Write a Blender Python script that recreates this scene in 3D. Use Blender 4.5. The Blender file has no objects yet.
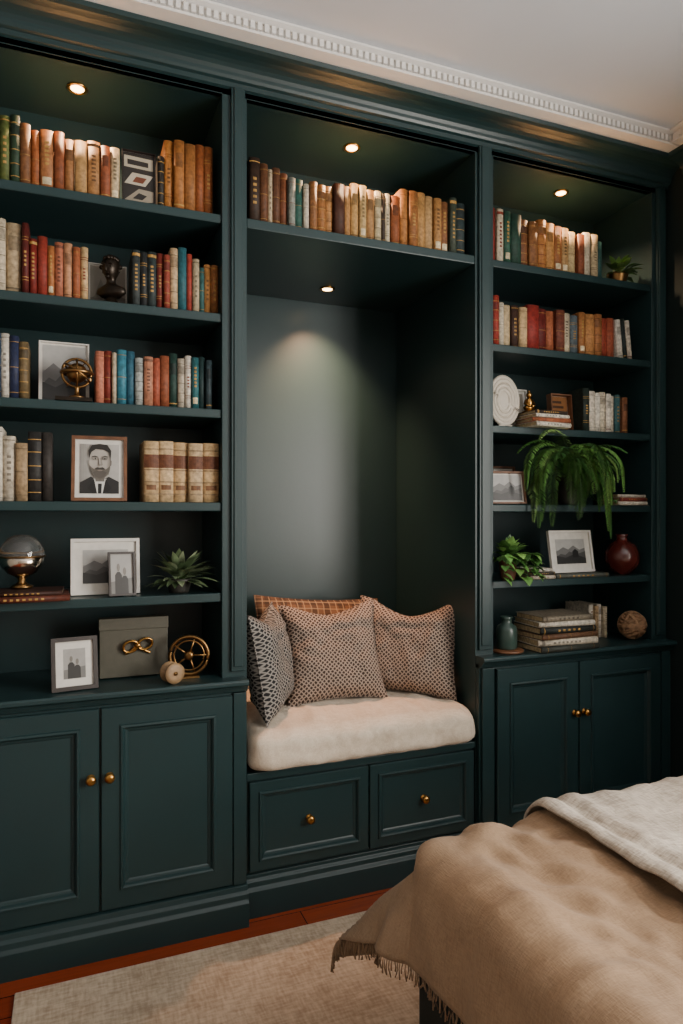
import bpy, math, random
from mathutils import Vector, Matrix, noise
random.seed(7)
R=random
def lin(h):
    h=h.lstrip('#'); c=[int(h[i:i+2],16)/255 for i in (0,2,4)]
    return tuple((x/12.92 if x<=.04045 else ((x+.055)/1.055)**2.4) for x in c)
# ------------------------------------------------------------ materials
MATS={}
def newmat(name):
    m=bpy.data.materials.new(name); m.use_nodes=True
    nt=m.node_tree; b=nt.nodes['Principled BSDF']; MATS[name]=m
    return m,nt,b
def simple(name,hexc,rough=.5,metal=0,noise_amt=.12,scale=30,bump=0.0,bscale=200,emit=0,trans=0,coat=0,spec=.5):
    m,nt,b=newmat(name)
    tc=nt.nodes.new('ShaderNodeTexCoord'); nz=nt.nodes.new('ShaderNodeTexNoise'); nz.inputs['Scale'].default_value=scale
    nz.inputs['Detail'].default_value=4
    nt.links.new(tc.outputs['Object'],nz.inputs['Vector'])
    rp=nt.nodes.new('ShaderNodeValToRGB'); c=lin(hexc)
    rp.color_ramp.elements[0].position=.3; rp.color_ramp.elements[1].position=.7
    rp.color_ramp.elements[0].color=tuple(x*(1-noise_amt) for x in c)+(1,)
    rp.color_ramp.elements[1].color=tuple(min(1,x*(1+noise_amt)) for x in c)+(1,)
    nt.links.new(nz.outputs['Fac'],rp.inputs['Fac']); nt.links.new(rp.outputs['Color'],b.inputs['Base Color'])
    b.inputs['Roughness'].default_value=rough; b.inputs['Metallic'].default_value=metal
    b.inputs['Specular IOR Level'].default_value=spec
    if coat: b.inputs['Coat Weight'].default_value=coat
    if trans: b.inputs['Transmission Weight'].default_value=trans
    if emit:
        b.inputs['Emission Color'].default_value=c+(1,); b.inputs['Emission Strength'].default_value=emit
    if bump:
        n2=nt.nodes.new('ShaderNodeTexNoise'); n2.inputs['Scale'].default_value=bscale
        nt.links.new(tc.outputs['Object'],n2.inputs['Vector'])
        bp=nt.nodes.new('ShaderNodeBump'); bp.inputs['Strength'].default_value=bump; bp.inputs['Distance'].default_value=.002
        nt.links.new(n2.outputs['Fac'],bp.inputs['Height']); nt.links.new(bp.outputs['Normal'],b.inputs['Normal'])
    return m
GREEN=simple('green_paint','#1e3436',.36,0,.05,6,.08,60,spec=.45)
GREENW=simple('green_wall_paint','#192524',.6,0,.05,6,.05,90,spec=.3)
WHITE=simple('plaster_white','#e2e1de',.7,0,.03,8,.05,120)
CEIL=simple('ceiling_paint','#cdd3da',.8,0,.02,4)
WALLP=simple('wall_paint','#8d8a84',.8,0,.03,4)
BRASS=simple('brass','#b98a4a',.28,1,.08,60)
DBRASS=simple('aged_brass','#8a6a42',.35,1,.2,60)
BRONZE=simple('dark_bronze','#2a231c',.35,.7,.3,60)
IVORY=simple('ivory','#c8c0b2',.5,0,.05,60,.1,90)
SPOOLM=simple('spool_wood','#8f7454',.5,0,.15,60,.1,90)
WOODF=simple('frame_wood','#6a462e',.45,0,.25,40)
DARKF=simple('dark_frame','#2b2320',.4,0,.15,40)
WHITEF=simple('white_frame','#cfccc5',.45,0,.03,40)
OLIVE=simple('olive_box_leather','#4b493d',.5,0,.1,40,.2,300)
REDV=simple('oxblood_ceramic','#52201b',.22,0,.2,20,0,0,0,0,.4)
TEALV=simple('teal_ceramic','#33453f',.3,0,.15,20)
POTD=simple('dark_pot','#2c2b27',.5,0,.15,30)
POTB=simple('terracotta_pot','#6b4632',.6,0,.15,30)
SOIL=simple('soil','#241a12',.9,0,.3,120,.6,200)
WOVEN=simple('woven_ball','#8d6b4e',.7,0,.35,70,.8,90)
BEDFR=simple('bed_upholstery','#1a201f',.8,0,.1,80,.3,400)
MATT=simple('mattress_ticking','#c9c3b8',.8,0,.04,30)
STEEL=simple('polished_silver','#cfc4b4',.15,1,.05,20)
GLOW=simple('lamp_lens','#ffcf90',.3,0,0,5,0,0,18)
def mk_glass():
    m,nt,b=newmat('clear_glass'); b.inputs['Roughness'].default_value=.03; b.inputs['Transmission Weight'].default_value=.95
    b.inputs['Base Color'].default_value=(.95,.95,.93,1); return m
GLASS=mk_glass()
def attrmat(name,rough,nscale=90,amt=.25,metal=0,spec=.5):
    m,nt,b=newmat(name)
    a=nt.nodes.new('ShaderNodeAttribute'); a.attribute_name='Col'
    tc=nt.nodes.new('ShaderNodeTexCoord'); nz=nt.nodes.new('ShaderNodeTexNoise'); nz.inputs['Scale'].default_value=nscale; nz.inputs['Detail'].default_value=5
    nt.links.new(tc.outputs['Object'],nz.inputs['Vector'])
    mr=nt.nodes.new('ShaderNodeMapRange'); mr.inputs['From Min'].default_value=.3; mr.inputs['From Max'].default_value=.7
    mr.inputs['To Min'].default_value=1-amt; mr.inputs['To Max'].default_value=1+amt
    nt.links.new(nz.outputs['Fac'],mr.inputs['Value'])
    mx=nt.nodes.new('ShaderNodeVectorMath'); mx.operation='SCALE'
    nt.links.new(a.outputs['Color'],mx.inputs[0]); nt.links.new(mr.outputs['Result'],mx.inputs['Scale'])
    nt.links.new(mx.outputs['Vector'],b.inputs['Base Color'])
    b.inputs['Roughness'].default_value=rough; b.inputs['Specular IOR Level'].default_value=spec
    return m
BOOKM=attrmat('book_cloth',.6,amt=.35,spec=.3)
PRINT=attrmat('photo_print',.35,40,.08)
LEAF=attrmat('leaf_green',.45,30,.25)
def fabric(name,c1,c2,rough=.9,bump=.5,nscale=6,weave=130,stretch=7,wd=.0015):
    m,nt,b=newmat(name)
    tc=nt.nodes.new('ShaderNodeTexCoord')
    nz=nt.nodes.new('ShaderNodeTexNoise'); nz.inputs['Scale'].default_value=nscale; nz.inputs['Detail'].default_value=8; nz.inputs['Roughness'].default_value=.7
    nt.links.new(tc.outputs['Object'],nz.inputs['Vector'])
    hs=[]
    for sc in ((1,stretch,1),(stretch,1,stretch)):
        mp=nt.nodes.new('ShaderNodeMapping'); mp.inputs['Scale'].default_value=sc
        nt.links.new(tc.outputs['Object'],mp.inputs['Vector'])
        w=nt.nodes.new('ShaderNodeTexNoise'); w.inputs['Scale'].default_value=weave/stretch*2; w.inputs['Detail'].default_value=3
        nt.links.new(mp.outputs['Vector'],w.inputs['Vector']); hs.append(w)
    ad=nt.nodes.new('ShaderNodeMath'); ad.operation='ADD'
    nt.links.new(hs[0].outputs['Fac'],ad.inputs[0]); nt.links.new(hs[1].outputs['Fac'],ad.inputs[1])
    av=nt.nodes.new('ShaderNodeMath'); av.operation='MULTIPLY_ADD'; av.inputs[1].default_value=.3
    nt.links.new(ad.outputs[0],av.inputs[0]); 
    hm=nt.nodes.new('ShaderNodeMath'); hm.operation='MULTIPLY'; hm.inputs[1].default_value=.4
    nt.links.new(nz.outputs['Fac'],hm.inputs[0]); nt.links.new(hm.outputs[0],av.inputs[2])
    rp=nt.nodes.new('ShaderNodeValToRGB'); rp.color_ramp.elements[0].position=.40; rp.color_ramp.elements[1].position=.60
    rp.color_ramp.elements[0].color=lin(c1)+(1,); rp.color_ramp.elements[1].color=lin(c2)+(1,)
    nt.links.new(av.outputs[0],rp.inputs['Fac'])
    nt.links.new(rp.outputs['Color'],b.inputs['Base Color'])
    bp=nt.nodes.new('ShaderNodeBump'); bp.inputs['Strength'].default_value=bump; bp.inputs['Distance'].default_value=wd*3
    nt.links.new(av.outputs[0],bp.inputs['Height']); nt.links.new(bp.outputs['Normal'],b.inputs['Normal'])
    b.inputs['Roughness'].default_value=rough; b.inputs['Specular IOR Level'].default_value=.15
    b.inputs['Sheen Weight'].default_value=.1
    return m
LINEN=fabric('taupe_linen','#8b745d','#a1886e',.85,.6,9,200)
DUVET=fabric('pale_linen','#968e83','#c9c1b5',.9,1.1,12,120)
CUSH=fabric('cream_cushion_cloth','#c9b9a4','#e0d3c1',.9,.5,6,130)
RUG=fabric('rug_wool','#ab957d','#d6c4ad',.95,.9,7,60,5)
def mk_lattice(name,c1,c2):
    m,nt,b=newmat(name)
    tc=nt.nodes.new('ShaderNodeTexCoord')
    mp=nt.nodes.new('ShaderNodeMapping'); mp.inputs['Rotation'].default_value=(0,0,math.radians(45)); mp.inputs['Scale'].default_value=(1,1,.02)
    nt.links.new(tc.outputs['Object'],mp.inputs['Vector'])
    v=nt.nodes.new('ShaderNodeTexVoronoi'); v.feature='DISTANCE_TO_EDGE'; v.inputs['Scale'].default_value=84; v.inputs['Randomness'].default_value=.35
    nt.links.new(mp.outputs['Vector'],v.inputs['Vector'])
    rp=nt.nodes.new('ShaderNodeValToRGB')
    rp.color_ramp.elements[0].position=.08; rp.color_ramp.elements[0].color=lin(c1)+(1,)
    rp.color_ramp.elements[1].position=.22; rp.color_ramp.elements[1].color=lin(c2)+(1,)
    nt.links.new(v.outputs['Distance'],rp.inputs['Fac']); nt.links.new(rp.outputs['Color'],b.inputs['Base Color'])
    bp=nt.nodes.new('ShaderNodeBump'); bp.inputs['Strength'].default_value=.5; bp.inputs['Distance'].default_value=.002; bp.invert=True
    nt.links.new(v.outputs['Distance'],bp.inputs['Height']); nt.links.new(bp.outputs['Normal'],b.inputs['Normal'])
    b.inputs['Roughness'].default_value=.9; b.inputs['Specular IOR Level'].default_value=.1
    return m
LATT=mk_lattice('lattice_weave','#a6968a','#40352f')
LATG=mk_lattice('charcoal_lattice_weave','#8f8a84','#2a2a2b')
def mk_plaid():
    m,nt,b=newmat('plaid_wool')
    tc=nt.nodes.new('ShaderNodeTexCoord')
    prev=None
    base=lin('#6a4b34')+(1,)
    for i,(d,sc,col,th) in enumerate((('X',5,'#231a15',.6),('Y',5,'#231a15',.6),('X',11,'#a58a6c',.93),('Y',11,'#a58a6c',.93))):
        w=nt.nodes.new('ShaderNodeTexWave'); w.bands_direction=d; w.inputs['Scale'].default_value=sc
        nt.links.new(tc.outputs['Object'],w.inputs['Vector'])
        g=nt.nodes.new('ShaderNodeMath'); g.operation='GREATER_THAN'; g.inputs[1].default_value=th
        nt.links.new(w.outputs['Fac'],g.inputs[0])
        k=nt.nodes.new('ShaderNodeMath'); k.operation='MULTIPLY'; k.inputs[1].default_value=.5
        nt.links.new(g.outputs[0],k.inputs[0])
        mx=nt.nodes.new('ShaderNodeMixRGB'); mx.inputs['Color1'].default_value=base; mx.inputs['Color2'].default_value=lin(col)+(1,)
        if prev: nt.links.new(prev.outputs[0],mx.inputs['Color1'])
        nt.links.new(k.outputs[0],mx.inputs['Fac']); prev=mx
    nt.links.new(prev.outputs[0],b.inputs['Base Color']); b.inputs['Roughness'].default_value=.95
    return m
PLAID=mk_plaid()
def mk_floor():
    m,nt,b=newmat('red_timber_boards')
    tc=nt.nodes.new('ShaderNodeTexCoord')
    br=nt.nodes.new('ShaderNodeTexBrick'); br.inputs['Scale'].default_value=1; br.inputs['Brick Width'].default_value=1.4; br.inputs['Row Height'].default_value=.085
    br.inputs['Mortar Size'].default_value=.0015; br.inputs['Color1'].default_value=lin('#8c351a')+(1,); br.inputs['Color2'].default_value=lin('#ac4c26')+(1,); br.inputs['Mortar'].default_value=lin('#1c0c08')+(1,)
    nt.links.new(tc.outputs['Object'],br.inputs['Vector'])
    mp=nt.nodes.new('ShaderNodeMapping'); mp.inputs['Scale'].default_value=(2,30,1); nt.links.new(tc.outputs['Object'],mp.inputs['Vector'])
    nz=nt.nodes.new('ShaderNodeTexNoise'); nz.inputs['Scale'].default_value=3; nz.inputs['Detail'].default_value=6; nt.links.new(mp.outputs['Vector'],nz.inputs['Vector'])
    mx=nt.nodes.new('ShaderNodeMixRGB'); mx.blend_type='MULTIPLY'; mx.inputs['Fac'].default_value=.5
    nt.links.new(br.outputs['Color'],mx.inputs['Color1']); nt.links.new(nz.outputs['Fac'],mx.inputs['Color2'])
    nt.links.new(mx.outputs[0],b.inputs['Base Color']); b.inputs['Roughness'].default_value=.22
    return m
FLOOR=mk_floor()
# ------------------------------------------------------------ mesh builder
class MB:
    def __init__(s,*mats):
        s.v=[];s.f=[];s.mi=[];s.fc=[];s.sm=[];s.mats=list(mats);s.T=Matrix.Identity(4);s.col=(.5,.5,.5);s.m=0;s.smooth=False
    def av(s,pts):
        b=len(s.v); s.v+= [tuple(s.T@Vector(p)) for p in pts]; return b
    def af(s,idx):
        s.f.append(tuple(idx)); s.mi.append(s.m); s.fc.append(s.col); s.sm.append(s.smooth)
    def box(s,x0,x1,y0,y1,z0,z1):
        b=s.av([(x0,y0,z0),(x1,y0,z0),(x1,y1,z0),(x0,y1,z0),(x0,y0,z1),(x1,y0,z1),(x1,y1,z1),(x0,y1,z1)])
        for q in ((0,3,2,1),(4,5,6,7),(0,1,5,4),(1,2,6,5),(2,3,7,6),(3,0,4,7)): s.af([b+i for i in q])
    def poly(s,pts):
        b=s.av(pts); s.af(range(b,b+len(pts)))
    def loops(s,rings,closed=True,cap=(False,False)):
        n=len(rings[0]); bs=[s.av(r) for r in rings]
        for a,b in zip(bs,bs[1:]):
            for i in range(n if closed else n-1):
                j=(i+1)%n; s.af((a+i,a+j,b+j,b+i))
        if cap[0]: s.af([bs[0]+i for i in range(n)][::-1])
        if cap[1]: s.af([bs[-1]+i for i in range(n)])
    def lathe(s,prof,c=(0,0,0),n=24,cap=True):
        sm=s.smooth; s.smooth=True
        rings=[[(c[0]+r*math.cos(2*math.pi*i/n),c[1]+r*math.sin(2*math.pi*i/n),c[2]+z) for i in range(n)] for r,z in prof]
        s.loops(rings,True,(cap,cap)); s.smooth=sm
    def loft(s,secs,n=14):
        sm=s.smooth; s.smooth=True; rings=[]
        for c,ra,rb,d in secs:
            d=Vector(d).normalized(); A=Vector((0,1,0)); A=(A-d*A.dot(d)).normalized(); B=d.cross(A)
            rings.append([tuple(Vector(c)+A*ra*math.cos(2*math.pi*i/n)+B*rb*math.sin(2*math.pi*i/n)) for i in range(n)])
        s.loops(rings,True,(True,True)); s.smooth=sm
    def tube(s,pts,r,n=8,closed=False,r1=None):
        sm=s.smooth; s.smooth=True; P=[Vector(p) for p in pts]; N=len(P); rings=[]
        ref=Vector((0,0,1))
        for i,p in enumerate(P):
            if closed: t=(P[(i+1)%N]-P[i-1])
            else: t=P[min(i+1,N-1)]-P[max(i-1,0)]
            t.normalize(); a=ref.cross(t)
            if a.length<.2: a=Vector((1,.13,0)).cross(t)
            a.normalize(); b=t.cross(a); rr=r if r1 is None else r+(r1-r)*i/(N-1)
            rings.append([tuple(p+a*rr*math.cos(2*math.pi*k/n)+b*rr*math.sin(2*math.pi*k/n)) for k in range(n)])
        if closed: rings.append(rings[0])
        s.loops(rings,True,(not closed,not closed)); s.smooth=sm
    def sphere(s,c,r,n=16,sc=(1,1,1)):
        T=s.T; s.T=T@Matrix.Translation(c)@Matrix.Diagonal((sc[0],sc[1],sc[2],1))
        s.lathe([(max(r*math.sin(math.pi*i/n),1e-4),-r*math.cos(math.pi*i/n)) for i in range(n+1)],n=n*2); s.T=T
    def ring(s,c,R_,r,axis='Y',n=36,sx=1,sz=1):
        pts=[]
        for i in range(n):
            a=2*math.pi*i/n; u,v=R_*math.cos(a)*sx,R_*math.sin(a)*sz
            pts.append({'Y':(c[0]+u,c[1],c[2]+v),'Z':(c[0]+u,c[1]+v,c[2]),'X':(c[0],c[1]+u,c[2]+v)}[axis])
        s.tube(pts,r,6,True)
    def obj(s,name,parent=None,bevel=0,subsurf=0,shade=None):
        me=bpy.data.meshes.new(name); me.from_pydata(s.v,[],s.f)
        for m in s.mats: me.materials.append(m)
        me.polygons.foreach_set('material_index',s.mi)
        me.polygons.foreach_set('use_smooth',[bool(x) or bool(shade) for x in s.sm])
        ca=me.color_attributes.new('Col','FLOAT_COLOR','CORNER'); arr=[]
        for p,c in zip(me.polygons,s.fc):
            arr+= (list(c)+[1.0])*p.loop_total
        ca.data.foreach_set('color',arr)
        me.update()
        o=bpy.data.objects.new(name,me); bpy.context.scene.collection.objects.link(o)
        if parent: o.parent=parent
        if bevel:
            b=o.modifiers.new('bevel','BEVEL'); b.width=bevel; b.segments=2; b.limit_method='ANGLE'
        if subsurf:
            b=o.modifiers.new('sub','SUBSURF'); b.levels=subsurf; b.render_levels=subsurf
        return o
def empty(name,loc=(0,0,0)):
    o=bpy.data.objects.new(name,None); bpy.context.scene.collection.objects.link(o); o.empty_display_size=.05; return o
TR=Matrix.Translation
def RZ(a): return Matrix.Rotation(math.radians(a),4,'Z')
def RX(a): return Matrix.Rotation(math.radians(a),4,'X')
def RY(a): return Matrix.Rotation(math.radians(a),4,'Y')
# ------------------------------------------------------------ layout (metres)
F=2.16      # upper face plane
LB=(-.32,.449); CB=(.53,1.392); RB=(1.472,2.252)
WR=2.335; WL=-1.4; WB=-2.4; WN=2.86; CH=2.80
SH=[2.262,1.945,1.638,1.34,1.05]; ST=.028; CT=.78; OT=2.645
SB=2.50     # bay back
crown=[(.02,0),(0,0),(0,.018),(-.010,.022),(-.012,.036),(-.022,.040),(-.026,.048)]
for i in range(7):
    a=i/6*math.pi/2; crown.append((-.026-.062*(1-math.cos(a)),.048+.038*math.sin(a)))
crown+=[(-.096,.087),(-.108,.092),(-.112,.104),(.02,.1045)]
WY0,WY1,WZ0,WZ1=-1.9,.55,.75,2.45
def room():
    m=MB(FLOOR); m.box(WL-.1,WR+.1,WB-.1,WN+.1,-.1,0); m.obj('floor')
    m=MB(CEIL); m.box(WL-.1,WR+.1,WB-.1,WN+.1,CH,CH+.1); m.obj('ceiling')
    m=MB(GREENW); m.box(WL,WR,WN,WN+.1,0,CH); m.obj('wall_north')
    m=MB(GREENW)
    m.box(WR,WR+.1,WB,WY0,0,CH); m.box(WR,WR+.1,WY1,WN+.1,0,CH); m.box(WR,WR+.1,WY0,WY1,0,WZ0); m.box(WR,WR+.1,WY0,WY1,WZ1,CH)
    m.obj('wall_east')
    m=MB(WALLP); m.box(WL-.1,WL,WB,WN+.1,0,CH); m.obj('wall_west')
    m=MB(GREENW); m.box(WL,-.402,F,WN,0,CH-.002); m.obj('wall_nib')
    m=MB(WALLP); m.box(WL,WR,WB-.1,WB,0,CH); m.obj('wall_south')
    m=MB(WHITEF)
    ym=(WY0+WY1)/2
    for a,b in ((WY0,WY0+.06),(ym-.03,ym+.03),(WY1-.06,WY1)): m.box(WR+.03,WR+.08,a,b,WZ0,WZ1)
    for a,b in ((WZ0,WZ0+.06),(1.60,1.64),(WZ1-.06,WZ1)): m.box(WR+.035,WR+.075,WY0+.06,WY1-.06,a,b)
    m.obj('window_1',bevel=.004)
    m=MB(WHITE)
    prof=[(2.30,CH-.001),(1.985,CH-.001),(1.985,CH-.008),(1.998,CH-.012),(2.008,CH-.014),(2.008,CH-.040),(2.0,CH-.042),(2.0,CH-.050),(2.06,CH-.050),(2.30,CH-.05)]
    m.loops([[(x,p[0],p[1]) for p in prof] for x in (WL,WR)],True,(True,True))
    x=WL+.01
    while x<WR-.15:
        m.box(x,x+.013,1.996,2.01,CH-.038,CH-.016); x+=.022
    m.obj('trim_1',bevel=0)
    m=MB(WHITE)
    k=WR-F
    m.loops([[(p[0]+k,yy,p[1]) for p in prof] for yy in (WB,1.99)],True,(True,True))
    yy=WB+.01
    while yy<1.96:
        m.box(1.996+k,2.01+k,yy,yy+.013,CH-.038,CH-.016); yy+=.022
    m.obj('trim_2')
    m=MB(GREEN); m.loops([[(WR-.001+min(p[0],0),yy,OT+p[1]) for p in crown] for yy in (WB,2.06)],True,(True,True)); m.obj('trim_3')
    m=MB(WALLP); m.box(WL,WL+.02,WB,F,0,.14); m.obj('baseboard_west',bevel=.004)
room()
# ------------------------------------------------------------ bookcase
bk=empty('built_in_bookcase')
def bookcase():
    m=MB(GREEN)
    m.box(-.40,LB[0],F,WN-.005,0,OT+.05)
    m.box(LB[1],CB[0],F,WN-.005,0,OT+.05)
    m.box(CB[1],RB[0],F,WN-.005,0,OT+.05)
    m.box(RB[1],WR-.002,F,WN-.005,0,OT+.05)
    for a,b in ((-.385,-.335),(LB[1]+.028,CB[0]-.008),(CB[1]+.012,RB[0]-.014),(RB[1]+.018,WR-.02)):
        m.box(a,b,F-.012,F,.80,OT+.02); m.box(a+.008,b-.008,F-.017,F-.01,.815,OT+.02)
    for a,b in (LB,RB):
        m.box(a,b,SB,SB+.02,0,OT+.02)
    m.box(CB[0],CB[1],2.56,2.58,SH[0],OT+.02)
    m.box(CB[0],CB[1],2.815,2.835,0,SH[0])
    m.box(-.40,WR-.002,F,WN-.01,OT+.0,OT+.10)
    m.obj('carcass',bk,bevel=.002)
    m=MB(GREEN)
    for z in SH:
        for a,b in (LB,RB):
            m.box(a,b,F+.008,SB,z-ST,z)
    m.box(CB[0],CB[1],F+.002,2.815,SH[0]-ST-.004,SH[0])
    m.obj('shelves',bk,bevel=.003)
    m=MB(GREEN); m.loops([[(x,F+p[0],OT+p[1]) for p in crown] for x in (-.401,WR-.003)],True,(True,True)); m.obj('crown_moulding',bk)
    LF=2.125
    m=MB(GREEN)
    for a,b in ((-.40,CB[0]-.006),(CB[1]+.002,WR-.003)):
        m.box(a,b,LF+.012,F+.01,.0,CT-.03)
        pr=[(F+.34,CT),(LF-.018,CT),(LF-.022,CT-.006),(LF-.022,CT-.016),(LF-.012,CT-.022),(LF-.006,CT-.030),(LF+.0,CT-.040),(LF+.012,CT-.044),(F+.34,CT-.044)]
        m.loops([[(x,p[0],p[1]) for p in pr] for x in (a-.0,b)],True,(True,True))
        pr=[(F,0),(LF-.022,0),(LF-.022,.075),(LF-.014,.085),(LF-.012,.10),(LF-.004,.108),(LF+.0,.122),(LF+.012,.128),(F,.128)]
        m.loops([[(x,p[0],p[1]) for p in pr] for x in (a,b)],True,(True,True))
    for a,b in ((-.39,-.335),(LB[1]+.03,CB[0]-.012),(CB[1]+.010,RB[0]-.02),(RB[1]+.018,WR-.02)):
        m.box(a,b,LF,LF+.02,.128,CT-.044)
    pr=[(F+.05,0),(F-.018,0),(F-.018,.085),(F-.008,.095),(F-.006,.11),(F+.002,.118),(F+.004,.13),(F+.05,.13)]
    m.loops([[(x,p[0],p[1]) for p in pr] for x in (CB[0]-.005,CB[1]+.001)],True,(True,True))
    m.box(CB[0],CB[1],F+.012,2.815,.05,.455)
    m.box(CB[0],CB[1],F-.004,2.815,.440,.462)
    m.obj('base_cabinets',bk,bevel=.0015)
    def panel(m,x0,x1,z0,z1,yb,st=.05):
        spec=[(0,.022),(0,.002),(.002,0),(st,0),(st+.002,-.005),(st+.008,-.006),(st+.012,-.002),(st+.016,.006),(st+.022,.008),(st+.026,.011),(st+.05,.011)]
        rings=[[(x0+i,yb+d,z0+i),(x1-i,yb+d,z0+i),(x1-i,yb+d,z1-i),(x0+i,yb+d,z1-i)] for i,d in spec]
        m.loops(rings,True,(True,True))
    for nm,a,b in (('cabinet_door_1',-.318,.078),('cabinet_door_2',.084,.474),('cabinet_door_3',1.463,1.836),('cabinet_door_4',1.842,2.258)):
        m=MB(GREEN); panel(m,a,b,.135,.73,LF-.006,.052); m.obj(nm,bk)
    for nm,a,b in (('drawer_1',CB[0]+.008,.958),('drawer_2',.964,CB[1]-.008)):
        m=MB(GREEN); panel(m,a,b,.143,.432,F-.006,.03); m.obj(nm,bk)
    def knob(x,z,y):
        m=MB(BRASS); m.T=TR((x,y,z))@RX(90); m.lathe([(.012,0),(.012,.002),(.006,.004),(.005,.010),(.012,.016),(.0145,.021),(.013,.026),(.006,.029),(.001,.0295)],n=20); m.obj('knob',bk)
    for x in (.055,.107): knob(x,.53,LF-.006)
    for x in (1.816,1.863): knob(x,.535,LF-.006)
    knob(.744,.285,F+.004); knob(1.178,.285,F+.004)
bookcase()
WARM=(1,.62,.35)
def lamp(x,y,z,pw,ang=110,blend=.8,tilt=0,soft=.02,col=WARM):
    e=empty('recessed_spotlight')
    m=MB(BRASS,GLOW); m.lathe([(.030,z-.0005),(.032,z-.004),(.027,z-.007),(.020,z-.004),(.020,z-.0005)],(x,y,0),28,False)
    m.m=1; m.lathe([(.0001,z-.004),(.020,z-.004)],(x,y,0),24,False); m.obj('trim_and_lens',e)
    l=bpy.data.lights.new('spot','SPOT'); l.energy=pw; l.color=col; l.spot_size=math.radians(ang); l.spot_blend=blend; l.shadow_soft_size=soft
    o=bpy.data.objects.new('spot',l); o.location=(x,y,z-.012); o.rotation_euler=(math.radians(tilt),0,0); o.parent=e
    bpy.context.scene.collection.objects.link(o)
lamp(.02,2.30,OT,42,135,.8,6); lamp(.956,2.30,OT,42,135,.8,6); lamp(1.90,2.30,OT,48,135,.8,6)
lamp(.98,2.62,SH[0]-ST-.004,125,96,1.0,14,.025,(1,.50,.27))
# ------------------------------------------------------------ books
def vary(c,a=.12):
    k=1+R.uniform(-a,a); return tuple(min(1,max(0,x*k)) for x in c)
def mute(c,s=.92,k=.80):
    g=sum(c)/3; w=(g*1.14,g*.98,g*.78)
    return tuple((w[i]+(c[i]-w[i])*s)*k for i in range(3))
GOLD=lin('#c79a52'); CREAM=lin('#c6b694')
def book(m,x,y,z,t,h,d,col,lean=0,T0=None,deco=None):
    T=(T0 or Matrix.Identity(4)); m.T=T@TR((x,y,z))@RY(lean); m.m=0
    col=mute(col)
    dark=tuple(c*.5 for c in col)
    bt=.0022; m.col=col
    n=6; b=min(.006,t*.3)
    arc=[(t*i/n, b-b*math.sin(math.pi*i/n)*1.0) for i in range(n+1)]
    m.smooth=True
    m.loops([[(a,c,zz) for a,c in arc]+[(t,b+.003,zz),(0,b+.003,zz)] for zz in (0,h)],True,(True,True)); m.smooth=False
    m.box(0,bt,b+.002,d,0,h); m.box(t-bt,t,b+.002,d,0,h)
    m.col=vary(lin('#b5a37f'),.1); m.box(bt,t-bt,b+.003,d-.004,.003,h-.004)
    def band(z0,z1,c,e=.0007,ins=0):
        m.col=c; k=int(ins*n)
        A=[(t*i/n, b-b*math.sin(math.pi*i/n)-e) for i in range(k,n+1-k)]
        m.loops([[(a,c2,z0) for a,c2 in A],[(a,c2,z1) for a,c2 in A]],False)
    st=deco if deco is not None else R.choice([0,1,2,3,4,5,6,6,8,8,0])
    lum=sum(col)/3
    ac=tuple(c*.6 for c in GOLD) if lum<.16 else (tuple(c*.35 for c in col) if R.random()<.8 else lin('#6a2a1a'))
    if st==0:
        for k in (.12,.3,.5,.7,.88): band(h*k,h*k+.0025,ac,.0012)
        band(h*.72,h*.86,dark)
    elif st==1:
        band(h*.62,h*.82,dark,.0006,.17); band(h*.08,h*.1,ac)
    elif st==2:
        band(h*.04,h*.05,ac); band(h*.93,h*.945,ac)
        for k in range(5):
            z0=h*(.3+.09*k); band(z0,z0+h*.04,ac,.0006,.34)
    elif st==3:
        for k in (.2,.24,.76,.8): band(h*k,h*k+.0018,ac)
        for k in range(4): band(h*(.4+.06*k),h*(.43+.06*k),ac,.0006,.34)
    elif st==4:
        band(h*.1,h*.22,vary(CREAM,.2),.0006,.17)
        for k in range(6): band(h*(.42+.07*k),h*(.46+.07*k),ac,.0006,.34)
    elif st==5:
        band(h*.9,h*.95,ac); 
        for k in range(7): band(h*(.3+.07*k),h*(.335+.07*k),ac,.0006,.34)
    elif st==8:
        for k in (.1,.5,.9): band(h*k,h*k+.0015,ac)
    elif st==7:
        for k in (.12,.32,.52,.86): band(h*k,h*k+.004,dark,.0015)
        band(h*.56,h*.78,lin('#5b3622'),.0008)
        band(h*.2,h*.28,lin('#6b4a30'),.0008,.17)
    m.T=Matrix.Identity(4)
def row(x0,x1,z,spec,y=2.195,hs=1,deco=None):
    m=MB(BOOKM); tot=sum(s[0] for s in spec); x=x0; k=(x1-x0)/tot
    for i,s in enumerate(spec):
        t=s[0]*k; h=s[1]*hs
        book(m,x+.0003,y+R.uniform(-.004,.014),z+.0008,t-.0008,h,R.uniform(.13,.16),vary(lin(s[2]),.1),0,None,deco)
        x+=t
    return m.obj('row_of_books')
# L1
row(-.30,.142,SH[0],[(8,.20,'#5b5a36'),(9,.21,'#7a6a35'),(9,.19,'#a5602e'),(8,.2,'#3d4a2c'),(9,.2,'#5d6a34'),(8,.205,'#27402c'),(9,.185,'#7c4f2c'),(8,.175,'#9c5426'),(12,.18,'#a5683a'),(9,.18,'#8c4a26'),(9,.168,'#a06a3a'),(11,.168,'#b48a52'),(12,.175,'#a97540'),(9,.165,'#8d4a2a'),(9,.17,'#c9b28a'),],deco=None)
row(.256,.43,SH[0],[(6,.17,'#2e2b28'),(9,.225,'#b0702c'),(10,.225,'#a96a2c'),(11,.22,'#99602a'),(9,.23,'#8c4a1e'),(9,.23,'#9a5626')])
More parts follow.
